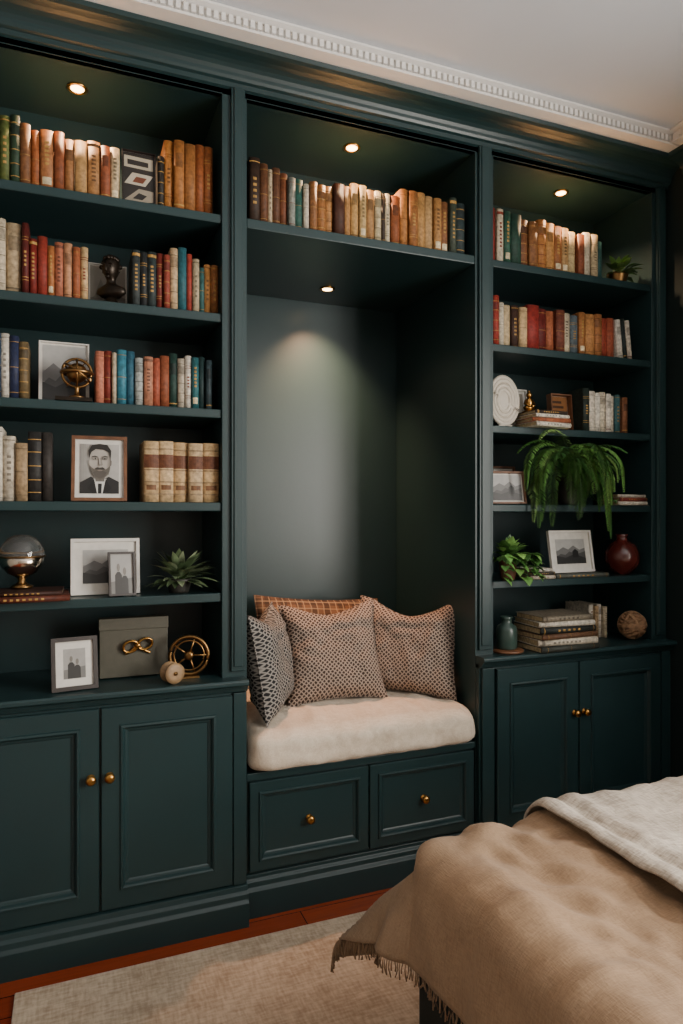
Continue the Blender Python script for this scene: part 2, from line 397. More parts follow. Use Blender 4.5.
# L2
row(-.30,-.135,SH[1],[(9,.2,'#8a3a22'),(9,.21,'#b9a27a'),(10,.22,'#c4b08a'),(9,.215,'#cdbfa3'),(12,.21,'#b9a27e')])
row(-.133,.05,SH[1],[(7,.21,'#5a1c18'),(8,.17,'#7c241c'),(10,.18,'#8b2d20'),(7,.155,'#b06a34'),(9,.17,'#b4684a'),(9,.17,'#c48a62'),(8,.16,'#a55a35'),(8,.165,'#c6a472')])
row(.178,.448,SH[1],[(9,.18,'#3c4444'),(8,.175,'#2b2f30'),(10,.18,'#2f3a3a'),(8,.18,'#742a22'),(7,.175,'#8c3a2c'),(9,.2,'#c2a47c'),(10,.205,'#24606a'),(7,.19,'#983428'),(8,.175,'#b9a886'),(6,.15,'#2d5b5a'),(8,.165,'#c08444'),(9,.165,'#a56a38')])
# L3
row(-.31,-.115,SH[2],[(9,.17,'#8a3a22'),(9,.18,'#d0c6b0'),(10,.175,'#5b6a74'),(10,.19,'#26466c'),(7,.19,'#c8c2b4'),(8,.185,'#232c4a'),(8,.17,'#6b5a3c')])
row(.070,.425,SH[2],[(9,.16,'#bb6f55'),(8,.165,'#7c2e22'),(5,.16,'#c2b398'),(10,.17,'#2a7286'),(9,.17,'#2a5f74'),(9,.15,'#abb2ae'),(10,.155,'#b07458'),(8,.155,'#a8533a'),(10,.165,'#8b4a2e'),(9,.175,'#223f38'),(8,.16,'#b7ac98'),(7,.17,'#cfc8ba'),(8,.165,'#2a6a70'),(8,.17,'#1d3536'),(7,.16,'#33444a')])
# L4
row(-.31,-.05,SH[3],[(14,.2,'#a89a82'),(10,.2,'#b9af9e'),(14,.215,'#ccc4b4'),(10,.19,'#bfb4a0'),(10,.17,'#a38a68'),(11,.205,'#2c2b2a'),(9,.205,'#36322f')])
row(.212,.448,SH[3],[(1,.19,'#c9a97c'),(1,.192,'#cfb084'),(1,.19,'#c7a474'),(1,.188,'#d0b288'),(1.15,.19,'#c4a272')],deco=7)
# centre top
row(.548,1.00,SH[0],[(12,.22,'#3a2a20'),(9,.205,'#6a4228'),(5,.19,'#bda888'),(9,.2,'#5e3a26'),(9,.19,'#6e3c22'),(8,.175,'#8a8f86'),(10,.18,'#27564c'),(7,.165,'#c8bfaa'),(9,.175,'#8a5a32'),(10,.17,'#98602c'),(10,.175,'#af7840'),(13,.185,'#4a2a1c'),(8,.185,'#b28048'),(10,.2,'#b98e50'),(9,.195,'#c4a46a'),(10,.185,'#a97c48')])
row(1.07,1.372,SH[0],[(10,.185,'#8c4a22'),(9,.215,'#b07030'),(10,.21,'#99602c'),(10,.215,'#b28448'),(10,.21,'#b9925e'),(9,.205,'#a87840'),(9,.2,'#8c5a34'),(8,.215,'#3f4a3e'),(10,.2,'#27383a')])
# R1
row(1.49,2.035,SH[0]+0,[(6,.215,'#8c2a20'),(7,.21,'#c9bba0'),(7,.205,'#2a5544'),(11,.2,'#1f4034'),(9,.19,'#7a4a2a'),(10,.185,'#8c5a30'),(9,.2,'#a86c30'),(10,.195,'#b98240'),(9,.19,'#985c2c'),(8,.19,'#b99058'),(8,.18,'#c4ab7a'),(8,.17,'#8c4a2c'),(8,.185,'#c9bda4'),(8,.18,'#b5a27e'),(7,.16,'#2c5a58')])
# R2
row(1.50,2.10,SH[1],[(6,.195,'#9c2e22'),(5,.17,'#d4c9b2'),(7,.165,'#c9b28a'),(7,.165,'#3f2a22'),(8,.16,'#c6a678'),(12,.175,'#8a2620'),(10,.17,'#6a1f1c'),(8,.165,'#a55a38'),(9,.17,'#7a4030'),(8,.165,'#c9bba0'),(8,.16,'#5a6a72'),(7,.175,'#a46a38'),(10,.17,'#b98048'),(8,.175,'#a96d3c'),(8,.165,'#a8432e'),(8,.17,'#b0563a')])
m=MB(BOOKM)
book(m,2.115,2.20,SH[1]+.001,.028,.165,.15,lin('#e2ddd0'),-6,deco=1); book(m,2.145,2.2,SH[1]+.003,.02,.17,.15,lin('#22302f'),-6,deco=1); book(m,2.168,2.2,SH[1]+.003,.024,.165,.15,lin('#d6cdbb'),-6,deco=1)
m.obj('row_of_books')
# R3
row(1.925,2.16,SH[2],[(9,.175,'#26352f'),(8,.165,'#e9e1d0'),(7,.16,'#f2ecdd'),(8,.165,'#dfd4bc'),(7,.16,'#f0e9db'),(7,.155,'#e3d8c4'),(8,.16,'#3b6b70'),(8,.15,'#8c5a3a')])
row(2.03,2.12,CT,[(8,.14,'#d9d1c0'),(7,.135,'#b99a72'),(8,.14,'#e0d9cb'),(7,.13,'#cbbb9e')],y=2.27)
def stack(x,y,z,books,name='stack_of_books'):
    m=MB(BOOKM); zz=z
    for (w,d,t,c,rot) in books:
        T0=TR((x,y,zz+.0005))@RZ(rot)@TR((w/2,-d/2,0))@RY(-90)
        book(m,0,0,0,t,w,d,vary(lin(c),.05),0,T0,R.choice([2,5,8]))
        zz+=t+.0006
    return m.obj(name),zz
def frame(name,x,y,z,w,h,fm,bw=.012,matw=.02,yaw=0,tilt=10,pic='land',depth=.014,matc='#cfccc4'):
    m=MB(fm,PRINT,DARKF); m.T=TR((x,y,z))@RZ(yaw)@RX(-tilt)
    def bar(a,b,c,d): m.box(a,b,-depth,0,c,d)
    bar(-w/2,w/2,0,bw); bar(-w/2,w/2,h-bw,h); bar(-w/2,-w/2+bw,bw,h-bw); bar(w/2-bw,w/2,bw,h-bw)
    m.m=2; m.box(-w/2+.002,w/2-.002,-.003,.001,.002,h-.002)
    Ts=m.T; m.T=Ts@TR((0,.001,h*.75))@RX(tilt*2.6); m.box(-.015,.015,0,.003,-h*.745,0); m.T=Ts
    m.m=1; m.col=lin(matc); m.box(-w/2+bw,w/2-bw,-.0055,-.003,bw,h-bw)
    x0,x1,z0,z1=-w/2+bw+matw,w/2-bw-matw,bw+matw,h-bw-matw
    W,H=x1-x0,z1-z0; L=[-.0058]
    def P(pts,c):
        L[0]-=.00025; m.col=lin(c); m.poly([(x0+u*W,L[0],z0+v*H) for u,v in pts])
    def E(cu,cv,ru,rv,c,n=18,a0=0,a1=360): P([(cu+ru*math.cos(math.radians(a0+(a1-a0)*i/n)),cv+rv*math.sin(math.radians(a0+(a1-a0)*i/n))) for i in range(n if a1-a0==360 else n+1)],c)
    if pic=='land':
        P([(0,0),(1,0),(1,1),(0,1)],'#8a8a88'); P([(0,.55),(1,.55),(1,1),(0,1)],'#a5a5a2')
        P([(0,.5),(.25,.68),(.42,.58),(.6,.74),(.8,.56),(1,.64),(1,.35),(0,.35)],'#6b6b6a')
        P([(0,.3),(.15,.42),(.3,.36),(.45,.5),(.7,.38),(1,.5),(1,.2),(0,.2)],'#4b4b4a')
        P([(0,0),(1,0),(1,.22),(.6,.38),(.3,.25),(0,.34)],'#2f2f2f'); P([(.55,.25),(.75,.25),(.75,.5),(.65,.6),(.55,.5)],'#1f1f1f')
    elif pic=='man':
        P([(0,0),(1,0),(1,1),(0,1)],'#a9a7a2')
        for k in range(6): P([(0,0),(.36-.06*k,0),(.33-.06*k,1),(0,1)],['#a3a19c','#9d9b96','#979590','#918f8a','#8b8984','#858380'][k])
        P([(0,0),(1.0,0),(1,.24),(.74,.34),(.5,.26),(.28,.34),(.0,.22)],'#252423')
        P([(.36,.0),(.64,.0),(.68,.30),(.34,.30)],'#d0cfca'); P([(.46,0),(.55,0),(.56,.20),(.46,.20)],'#1a1919')
        P([(.36,.3),(.2,.1),(.34,0),(.44,0)],'#1b1a19'); P([(.66,.3),(.8,.1),(.68,0),(.58,0)],'#1b1a19')
        P([(.40,.24),(.62,.24),(.66,.46),(.36,.46)],'#6d6963')
        face=[(.24,.62),(.26,.48),(.33,.38),(.43,.31),(.51,.29),(.59,.31),(.69,.38),(.76,.48),(.78,.62),(.77,.80),(.68,.92),(.51,.96),(.34,.92),(.25,.80)]
        P(face,'#a59f97')
        for k,c_ in enumerate(('#98928a','#8b857d','#7d7770','#6f6a63')):
            f=.70-.0+.03*k
            P([(f-.06,.31+.02*k),(.69,.38),(.76,.48),(.78,.62),(.77,.80),(.70,.90),(f,.72),(f-.02,.5)],c_)
        P([(.205,.66),(.235,.67),(.245,.55),(.215,.57)],'#8d8881'); P([(.81,.66),(.785,.67),(.775,.55),(.805,.57)],'#67625c')
        P([(.245,.56),(.30,.52),(.36,.485),(.44,.49),(.51,.50),(.58,.49),(.66,.485),(.72,.52),(.775,.56),(.75,.44),(.68,.35),(.59,.29),(.51,.27),(.43,.29),(.34,.35),(.27,.44)],'#605b54')
        P([(.33,.42),(.43,.46),(.58,.46),(.69,.42),(.62,.33),(.51,.30),(.40,.33)],'#524d47')
        P([(.37,.49),(.44,.525),(.51,.515),(.58,.525),(.65,.49),(.60,.475),(.51,.485),(.42,.475)],'#35312d')
        P([(.43,.465),(.59,.465),(.55,.448),(.47,.448)],'#85776f')
        P([(.23,.70),(.22,.86),(.30,.97),(.50,1.0),(.70,.98),(.80,.86),(.79,.70),(.75,.82),(.62,.88),(.40,.89),(.29,.83)],'#26231f')
        P([(.30,.74),(.38,.755),(.46,.735),(.45,.72),(.38,.735),(.31,.725)],'#3a3632'); P([(.56,.735),(.64,.755),(.72,.74),(.71,.725),(.64,.735),(.57,.72)],'#3a3632')
        P([(.31,.72),(.46,.715),(.46,.68),(.33,.67)],'#857f77'); P([(.56,.715),(.71,.72),(.69,.67),(.56,.68)],'#6c6760')
        E(.385,.695,.04,.014,'#bab6ae',12); E(.635,.695,.04,.014,'#98948d',12); E(.39,.695,.02,.016,'#1f1c1a',10); E(.635,.695,.02,.016,'#1f1c1a',10)
        P([(.51,.70),(.54,.70),(.585,.57),(.55,.55),(.47,.55),(.50,.58)],'#857f78')
        P([(.49,.72),(.515,.72),(.52,.58),(.50,.58)],'#b5afa7')
    elif pic=='people':
        P([(0,0),(1,0),(1,1),(0,1)],'#989793'); P([(0,0),(1,0),(1,.4),(0,.3)],'#6f6e6b')
        for cx,hh in ((.35,.8),(.62,.7)):
            P([(cx-.16,0),(cx+.16,0),(cx+.15,hh-.33),(cx+.06,hh-.25),(cx-.06,hh-.25),(cx-.15,hh-.33)],'#2c2b2a'); E(cx,hh-.14,.07,.1,'#6f6a64',12)
    elif pic=='letters':
        P([(0,0),(1,0),(1,1),(0,1)],'#2a2623')
        P([(.05,.72),(.95,.70),(.95,.92),(.05,.94)],'#a9a08c'); P([(.15,.77),(.8,.755),(.8,.85),(.15,.87)],'#2a2623')
        P([(.05,.4),(.3,.62),(.95,.6),(.7,.38)],'#b5ac9a'); P([(.3,.44),(.42,.55),(.75,.54),(.62,.43)],'#6a3a26')
        P([(.05,.08),(.5,.32),(.95,.3),(.95,.1),(.5,.05)],'#8d8474'); P([(.3,.12),(.5,.24),(.75,.2),(.6,.11)],'#23201e')
    elif pic=='seascape':
        P([(0,0),(1,0),(1,1),(0,1)],'#8a8478'); P([(0,0),(1,0),(1,.4),(.5,.5),(0,.35)],'#615b4e'); P([(.1,.35),(.3,.75),(.5,.4)],'#746e60')
    elif pic=='script':
        P([(0,0),(1,0),(1,1),(0,1)],'#8a5c34')
        for k in range(6): P([(.12,.1+k*.14),(.5+.35*((k*37)%10)/10,.1+k*.14),(.5+.35*((k*37)%10)/10,.17+k*.14),(.12,.17+k*.14)],'#3b2415')
    m.T=Matrix.Identity(4)
    return m.obj(name,bevel=0)
frame('display_book',.199,2.215,SH[0]+.001,.10,.175,DARKF,.001,.0005,0,6,'letters',.018)
row(1.005,1.068,SH[0],[(10,.19,'#c9b88e'),(6,.185,'#3c3028'),(8,.19,'#d2c3a0')])
frame('landscape_picture',.115,2.375,SH[1]+.001,.12,.185,WHITEF,.003,.002,0,8,'seascape')
frame('photo_frame',-.018,2.28,SH[2]+.001,.145,.20,WHITEF,.004,.006,0,8,'land')
frame('photo_frame',.083,2.225,SH[3]+.001,.162,.205,WOODF,.010,.014,-4,10,'man')
frame('photo_frame',.103,2.26,SH[4]+.001,.205,.175,WHITEF,.010,.025,0,9,'land')
frame('photo_frame',.148,2.20,SH[4]+.001,.08,.135,DARKF,.006,.0,8,9,'people')
frame('photo_frame',.012,2.17,CT+.001,.13,.155,DARKF,.012,.022,8,9,'people')
def leatherbox():
    m=MB(OLIVE,DBRASS,BRASS); m.T=TR((.19,2.27,CT+.0035))@RX(-3)
    m.box(-.105,.105,0,.06,.001,.150); m.box(-.107,.107,-.003,.063,.150,.187)
    m.m=2
    c=(.01,-.012,.10)
    for s in (-1,1):
        pts=[]
        for i in range(15):
            a=i/14*2*math.pi; r=.5-.5*math.cos(a)
            pts.append((c[0]+s*.045*r, c[1]-.004*math.sin(a), c[2]+.018*math.sin(a)+.006*r*s))
        for off in (-.004,0,.004): m.tube([(p[0],p[1]+off,p[2]) for p in pts],.0045,6)
        m.tube([c,(c[0]+s*.02,c[1]+.004,c[2]-.018),(c[0]+s*.038,c[1]+.006,c[2]-.026)],.004,6,r1=.006)
    m.sphere(c,.010,10,(1,.9,1.1))
    m.obj('gift_box_with_gold_bow',bevel=.002)
leatherbox()
def reel():
    m=MB(DBRASS,IVORY,WOODF); c=(.352,2.2,CT+.072)
    m.T=TR(c)@RZ(-12)
    m.ring((0,0,0),.060,.006,'Y'); m.ring((0,0,0),.047,.003,'Y'); m.ring((0,.016,0),.060,.004,'Y')
    for k in range(5):
        a=k*2*math.pi/5; m.tube([(0,0,0),(.058*math.cos(a),0,.058*math.sin(a))],.003,6)
    m.T=m.T@RX(90); m.lathe([(.014,-.02),(.014,.01),(.006,.012),(.001,.012)],n=20)
    m.T=TR((.352,2.2,CT)); m.m=0; m.box(-.03,.03,-.015,.03,.001,.008)
    m.obj('brass_film_reel')
    m=MB(SPOOLM,DBRASS); m.T=TR((.292,2.15,CT+.033))@RZ(20)@RX(90)
    m.lathe([(.02,-.022),(.032,-.02),(.032,-.014),(.018,-.010),(.018,.010),(.032,.014),(.032,.02),(.02,.022)],n=28)
    m.m=1; m.lathe([(.006,-.026),(.006,.026)],n=12); m.obj('thread_spool')
reel()
def globe():
    stack(-.12,2.2,SH[4],[(.23,.15,.018,'#5a2a1c',3),(.2,.14,.012,'#3a2018',-2)])
    z=SH[4]+.0325
    m=MB(GLASS,STEEL,DBRASS); m.T=TR((-.135,2.24,z))
    m.m=2; m.lathe([(.03,0),(.032,.006),(.018,.012),(.010,.02),(.012,.03)],n=24)
    m.m=1; m.lathe([(.012,.03),(.04,.045),(.056,.066),(.064,.094),(.060,.094),(.05,.066),(.03,.05),(.001,.04)],n=32,cap=False)
    m.m=0; m.lathe([(.063,.096),(.062,.11),(.054,.132),(.038,.15),(.018,.158),(.001,.16)],n=32,cap=False)
    m.m=2; m.ring((0,0,.095),.064,.002,'Z')
    m.obj('glass_cloche')
globe()
def armillary():
    m=MB(DBRASS,BRONZE); m.T=TR((.018,2.195,SH[2]))
    m.m=1; m.box(-.06,.043,-.03,.035,.001,.012); m.m=0
    m.lathe([(.024,.012),(.024,.017),(.008,.022),(.006,.04),(.01,.045)],n=20)
    c=(0,0,.088)
    m.ring(c,.042,.0045,'Y'); m.ring(c,.040,.003,'X'); m.ring(c,.043,.006,'Z')
    T=m.T; m.T=T@TR(c)@RY(35); m.ring((0,0,0),.044,.003,'Z'); m.tube([(0,0,-.05),(0,0,.05)],.002,6); m.sphere((0,0,0),.030,14); m.T=T
    m.obj('brass_clock_globe')
armillary()
def bust():
    m=MB(BRONZE); m.T=TR((.118,2.235,SH[1]))@RZ(-30)@Matrix.Scale(1.1,4)
    m.lathe([(.026,.001),(.027,.01),(.02,.014),(.014,.022),(.013,.03)],n=24)
    m.loft([((0,0,.028),.016,.026,(0,0,1)),((0,0,.040),.02,.044,(0,0,1)),((0,0,.052),.019,.042,(0,0,1)),((0,0,.060),.015,.028,(0,0,1)),((0,0,.066),.012,.015,(0,0,1)),((0,0,.076),.012,.012,(0,0,1)),((0,-.003,.084),.018,.014,(0,0,1)),((0,-.004,.094),.025,.020,(0,0,1)),((0,-.002,.108),.029,.0235,(0,0,1)),((0,0,.122),.028,.024,(0,0,1)),((0,.001,.134),.021,.018,(0,0,1)),((0,.001,.140),.009,.008,(0,0,1))],20)
    m.sphere((0,-.031,.101),.005,8,(.8,1,1.7)); m.sphere((0,-.028,.09),.006,8,(1.3,.6,.5)); m.sphere((0,-.024,.081),.007,8,(1,.8,.7))
    for s in (-1,1):
        m.sphere((s*.010,-.0265,.109),.004,8,(1.3,.6,.8)); m.sphere((s*.010,-.027,.116),.005,8,(1.6,.6,.5)); m.sphere((s*.024,0,.104),.006,8,(.5,.8,1.2))
    rr=random.Random(3)
    for k in range(60):
        a=rr.uniform(0,6.283); e=rr.uniform(.0,1.5)
        if math.sin(a)<-.3 and e<.75: continue
        m.sphere((.026*math.cos(a)*math.cos(e),.031*math.sin(a)*math.cos(e),.112+.031*math.sin(e)),.0065,6)
    m.obj('curly_haired_bust')
bust()
def shellplate():
    m=MB(IVORY); m.T=TR((1.555,2.215,SH[2]+.104))@RZ(-10)@RX(-6)
    for r in (.093,.078,.060,.042): m.ring((0,0,0),r,.009,'Y',40,.62,1)
    m.T=m.T@Matrix.Diagonal((.62,1,1,1))@RX(90); m.lathe([(.09,-.004),(.09,.002),(.02,.006),(.001,.006)],n=40)
    m.T=TR((1.555,2.225,SH[2])); m.box(-.03,.03,-.025,.03,.001,.008)
    m.obj('oval_ivory_plate_on_stand')
shellplate()
_,zt=stack(1.718,2.19,SH[2],[(.17,.14,.018,'#d6cfc0',4),(.17,.13,.016,'#a35a3a',-3),(.16,.13,.014,'#e0dacb',2),(.15,.12,.014,'#3a2f28',0)])
def figurine():
    m=MB(BRASS); m.T=TR((1.69,2.235,zt))
    m.lathe([(.026,0),(.028,.006),(.022,.012)],n=20)
    m.sphere((0,0,.022),.022,10,(1.1,.8,.6)); m.lathe([(.016,.025),(.015,.04),(.017,.052),(.008,.06),(.006,.064)],n=16)
    m.sphere((0,0,.073),.012,10); m.sphere((0,0,.087),.005,8)
    for s in (-1,1): m.tube([(s*.016,0,.052),(s*.024,-.004,.038),(s*.012,-.016,.028),(0,-.018,.026)],.005,8)
    m.obj('seated_brass_figurine')
figurine()
frame('photo_frame',1.745,2.40,SH[2]+.001,.13,.195,WHITEF,.006,.012,0,7,'seascape')
frame('script_plaque',1.868,2.275,SH[2]+.001,.105,.155,WOODF,.005,.001,0,5,'script',.03)
frame('photo_frame',1.575,2.215,SH[3]+.001,.15,.13,WOODF,.008,.006,-10,12,'land')
frame('photo_frame',1.66,2.36,SH[3]+.001,.12,.16,WOODF,.008,.012,0,8,'people')
stack(2.13,2.2,SH[3],[(.15,.13,.015,'#d4ccbc',0),(.15,.13,.014,'#7c2a22',3),(.14,.12,.013,'#c9c1b2',-2)])
stack(1.90,2.235,SH[4],[(.26,.14,.016,'#5a5f58',0)])
frame('photo_frame',1.885,2.215,SH[4]+.0175,.225,.17,WHITEF,.009,.026,4,9,'land')
stack(1.71,2.235,SH[4],[(.11,.14,.014,'#c9bfae',-4),(.11,.13,.013,'#3b3a36',2),(.10,.12,.012,'#d8d2c4',0)])
m=MB(REDV); m.lathe([(.028,0),(.034,.004),(.058,.03),(.070,.062),(.069,.09),(.054,.12),(.032,.138),(.022,.146),(.021,.158),(.027,.168),(.023,.168),(.016,.15),(.001,.14)],(2.160,2.23,SH[4]+.001),40,False); m.obj('oxblood_vase')
m=MB(WOODF); m.lathe([(.001,0),(.062,0),(.064,.006),(.060,.010),(.001,.010)],(1.545,2.18,CT+.001),36,False); m.obj('wooden_coaster')
m=MB(TEALV); m.lathe([(.001,0),(.036,0),(.040,.006),(.040,.07),(.036,.085),(.020,.096),(.018,.112),(.024,.122),(.020,.122),(.014,.11),(.001,.1)],(1.545,2.18,CT+.0115),32,False); m.obj('teal_bottle_vase')
stack(1.775,2.19,CT,[(.28,.2,.022,'#3a3f3a',2),(.27,.19,.024,'#cfc5b2',-3),(.27,.19,.02,'#6a4a34',3),(.26,.18,.024,'#2b302e',0),(.25,.18,.02,'#d9d2c2',-4),(.24,.17,.02,'#8c8270',2)])
m=MB(WOVEN)
c=(2.175,2.19,CT+.062); m.sphere(c,.050,16)
for k in range(14):
    T0=TR(c)@Matrix.Rotation(R.uniform(0,3.14),4,Vector((R.uniform(-1,1),R.uniform(-1,1),R.uniform(-1,1))).normalized()); m.T=T0; m.ring((0,0,0),.053,.006,'Z',30)
m.T=Matrix.Identity(4); m.obj('woven_decor_ball')
# ------------------------------------------------------------ plants
def leaf(m,p,d,L,W,droop=.3,n=5,fold=.25):
    d=Vector(d).normalized(); side=d.cross(Vector((0,0,1)))
    if side.length<.1: side=Vector((1,0,0))
    side.normalize(); rings=[]
    q=Vector(p); dd=d.copy()
    for i in range(n+1):
        t=i/n; w=W*math.sin(math.pi*(t**.75))*.5+.0002
        up=side.cross(dd).normalized()
        rings.append([tuple(q-side*w+up*w*fold),tuple(q),tuple(q+side*w+up*w*fold)])
        dd=(dd+Vector((0,0,-droop/n))).normalized(); q=q+dd*L/n
    sm=m.smooth; m.smooth=True; m.loops(rings,False); m.smooth=sm
def fern(name,x,y,z,n,ph,pot,potm,seed):
    R.seed(seed); e=empty(name)
    m=MB(potm,SOIL); m.lathe([(.001,0),(pot*.7,0),(pot*.78,.01),(pot,ph-.012),(pot*1.06,ph-.012),(pot*1.06,ph),(pot*.94,ph),(pot*.92,ph-.014)],(x,y,z+.001),32,False); m.m=1; m.lathe([(.001,ph-.013),(pot*.92,ph-.013)],(x,y,z+.001),24,False); m.obj('pot',e)
    m=MB(LEAF)
    for k in range(n):
        a=math.radians(R.uniform(-185,-40) if k%5 else R.uniform(-40,5)); 
        long=0
        if k%9==0: a=math.radians(R.uniform(-100,-60)); long=.10
        if k%9==4: a=math.radians(R.uniform(-160,-135)); long=.06
        front=max(0,-math.sin(a)); left=max(0,-math.cos(a))
        L=R.uniform(.22,.32)+.12*left+.04*front+long; el=R.uniform(.6,1.5); p=Vector((x+R.uniform(-.02,.02),y+R.uniform(-.02,.02),z+ph-.01))
        st=.007; N=int(L/st); pts=[]; k2=R.uniform(1.9,3.6)
        if long: k2=3.8
        hx,hy=math.cos(a),math.sin(a)*.75
        for i in range(N):
            pts.append(p.copy()); e2=max(el-k2*(i/N)**1.15,-1.5)
            p=p+Vector((hx*math.cos(e2),hy*math.cos(e2),math.sin(e2)))*st
            if p.y>F-.02: p.z=max(p.z,z+.02); p.x=min(max(p.x,RB[0]+.03),RB[1]-.03)
            p.y=min(p.y,SB-.04)
            if p.y>F-.02 and p.z<z+.05: p.y-=st*.8
        m.col=vary(lin('#3f5a2c'),.2); m.tube(pts,.0014,5,r1=.0006)
        base=vary(lin(R.choice(['#6a9a4c','#588a42','#88ae60','#44703a'])),.2)
        for i in range(3,N-1):
            t=i/N; l=.034*math.sin(math.pi*(.15+.83*t))**.8
            d=(pts[i+1]-pts[i]).normalized(); s=d.cross(Vector((0,0,1)))
            if s.length<.25: s=Vector((math.sin(a),-math.cos(a),0))
            s.normalize()
            for sg in (-1,1):
                m.col=vary(base,.22); leaf(m,pts[i],s*sg+d*.4+Vector((0,0,R.uniform(-.35,.15))),l,.0078,.5,3,.15)
    m.obj('fronds',e)
fern('potted_fern',1.875,2.225,SH[3],72,.12,.05,POTD,3)
def leafy(name,x,y,z,n,L,W,ph,pot,potm,seed,cols,el=(.2,1.3),trail=0,droop=.6,xmax=9):
    R.seed(seed); e=empty(name)
    m=MB(potm,SOIL); m.lathe([(.001,0),(pot*.75,0),(pot*.82,.008),(pot,ph-.01),(pot*1.05,ph),(pot*.94,ph),(pot*.9,ph-.012)],(x,y,z+.001),28,False); m.m=1; m.lathe([(.001,ph-.011),(pot*.9,ph-.011)],(x,y,z+.001),20,False); m.obj('pot',e)
    m=MB(LEAF)
    for k in range(n):
        a=R.uniform(-3.3,.2); ee=R.uniform(*el); st=R.uniform(.02,.055)
        d=Vector((math.cos(a)*math.cos(ee),math.sin(a)*math.cos(ee),math.sin(ee)))
        p0=Vector((x,y,z+ph-.01)); p1=p0+d*st
        LL=L*R.uniform(.7,1.1)
        if (p1+d*LL).x>xmax: continue
        m.col=lin('#3a5228'); m.tube([p0,p0+d*st*.5+Vector((0,0,.004)),p1],.0012,5)
        m.col=vary(lin(R.choice(cols)),.2); leaf(m,p1,d,LL,W*R.uniform(.8,1.1),droop,5,.2)
    for k in range(trail):
        a=R.uniform(-2.6,-.9); p=Vector((x,y,z+ph)); pts=[p.copy()]
        for i in range(12):
            p=p+(Vector((math.cos(a)*.016,-.016,.004-.0*i)) if p.y>F-.03 else Vector((math.cos(a)*.004,-.001,-.014))); pts.append(p.copy())
        m.col=lin('#3a5228'); m.tube(pts,.0013,5)
        for i in range(3,len(pts)):
            m.col=vary(lin(R.choice(cols)),.2); leaf(m,pts[i],Vector((R.uniform(-1,1),-.6,R.uniform(-.4,.5))),L*.8,W*.9,droop)
    m.obj('leaves',e)
leafy('potted_succulent',.325,2.235,SH[4],70,.09,.028,.045,.04,POTD,5,['#5a6c4c','#6f8360','#8b9a78','#394a30'],(.0,1.2),0,.5,.443)
leafy('potted_pothos',1.575,2.215,SH[4],70,.058,.036,.08,.035,POTB,11,['#4f7a3c','#5d8d44','#2f5522','#7aa656'],(.2,1.5),5,.9)
leafy('small_potted_plant',2.13,2.225,SH[0],44,.06,.026,.045,.042,DBRASS,15,['#4a6a34','#3a5a2a','#6a8a48'],(.1,1.3),0,.7,2.24)
# ------------------------------------------------------------ bench cushion and pillows
def rbox(cx,cy,cz,sx,sy,sz,r,mat,cuts=(70,54,10),puff=.012,seed=0,corner=0,wr=.003):
    m=MB(mat); m.smooth=True
    hx,hy,hz=sx/2,sy/2,sz/2
    idx={}
    def V(p):
        key=tuple(round(c,5) for c in p)
        if key in idx: return idx[key]
        x,y,z=p
        R2=corner or r
        qx,qy=max(-hx+R2,min(hx-R2,x)),max(-hy+R2,min(hy-R2,y)); dx,dy=x-qx,y-qy
        dl=math.hypot(dx,dy)
        if dl>R2 : x,y=qx+dx/dl*R2,qy+dy/dl*R2
        e=1-min(1,max(abs(z)-(hz-r),0)/r)**2
        k=math.sqrt(max(0,e)); shr=(1-k)*r
        x*=(hx-shr)/hx; y*=(hy-shr)/hy
        ed=max(0,min(1,min((hx-abs(x))/r,(hy-abs(y))/r,1.5))); zz=z
        if abs(z)>=hz-1e-6: zz=math.copysign(hz-r+r*math.sqrt(max(0,1-(1-ed)**2)),z)
        u,v=x/hx,y/hy
        if z>0: zz+=puff*(1-u**4)*(1-v**4)
        nz=noise.noise(Vector((x*9+seed,y*9,z*14)))*wr*1.6+noise.noise(Vector((x*34+seed,y*10,z*30)))*wr*.9+noise.noise(Vector((x*16,y*6+seed,z*20)))*wr
        P=(cx+x+u*min(0,nz),cy+y+v*nz,cz+zz+(nz if z>0 else 0))
        idx[key]=m.av([P]); return idx[key]
    nx,ny,nz_=cuts
    def face(f,a,b):
        for i in range(a):
            for j in range(b):
                m.af([V(f(i/a,j/b)),V(f((i+1)/a,j/b)),V(f((i+1)/a,(j+1)/b)),V(f(i/a,(j+1)/b))])
    face(lambda u,v:(-hx+sx*u,-hy+sy*v,hz),nx,ny); face(lambda u,v:(-hx+sx*v,-hy+sy*u,-hz),ny,nx)
    face(lambda u,v:(-hx+sx*u,-hy,-hz+sz*v),nx,nz_); face(lambda u,v:(-hx+sx*v,hy,-hz+sz*u),nz_,nx)
    face(lambda u,v:(-hx,-hy+sy*v,-hz+sz*u),nz_,ny); face(lambda u,v:(hx,-hy+sy*u,-hz+sz*v),ny,nz_)
    return m
m=rbox(.961,2.458,.527,.855,.69,.125,.038,CUSH,puff=.016,corner=.06,wr=.0055)
m.obj('window_seat_cushion')
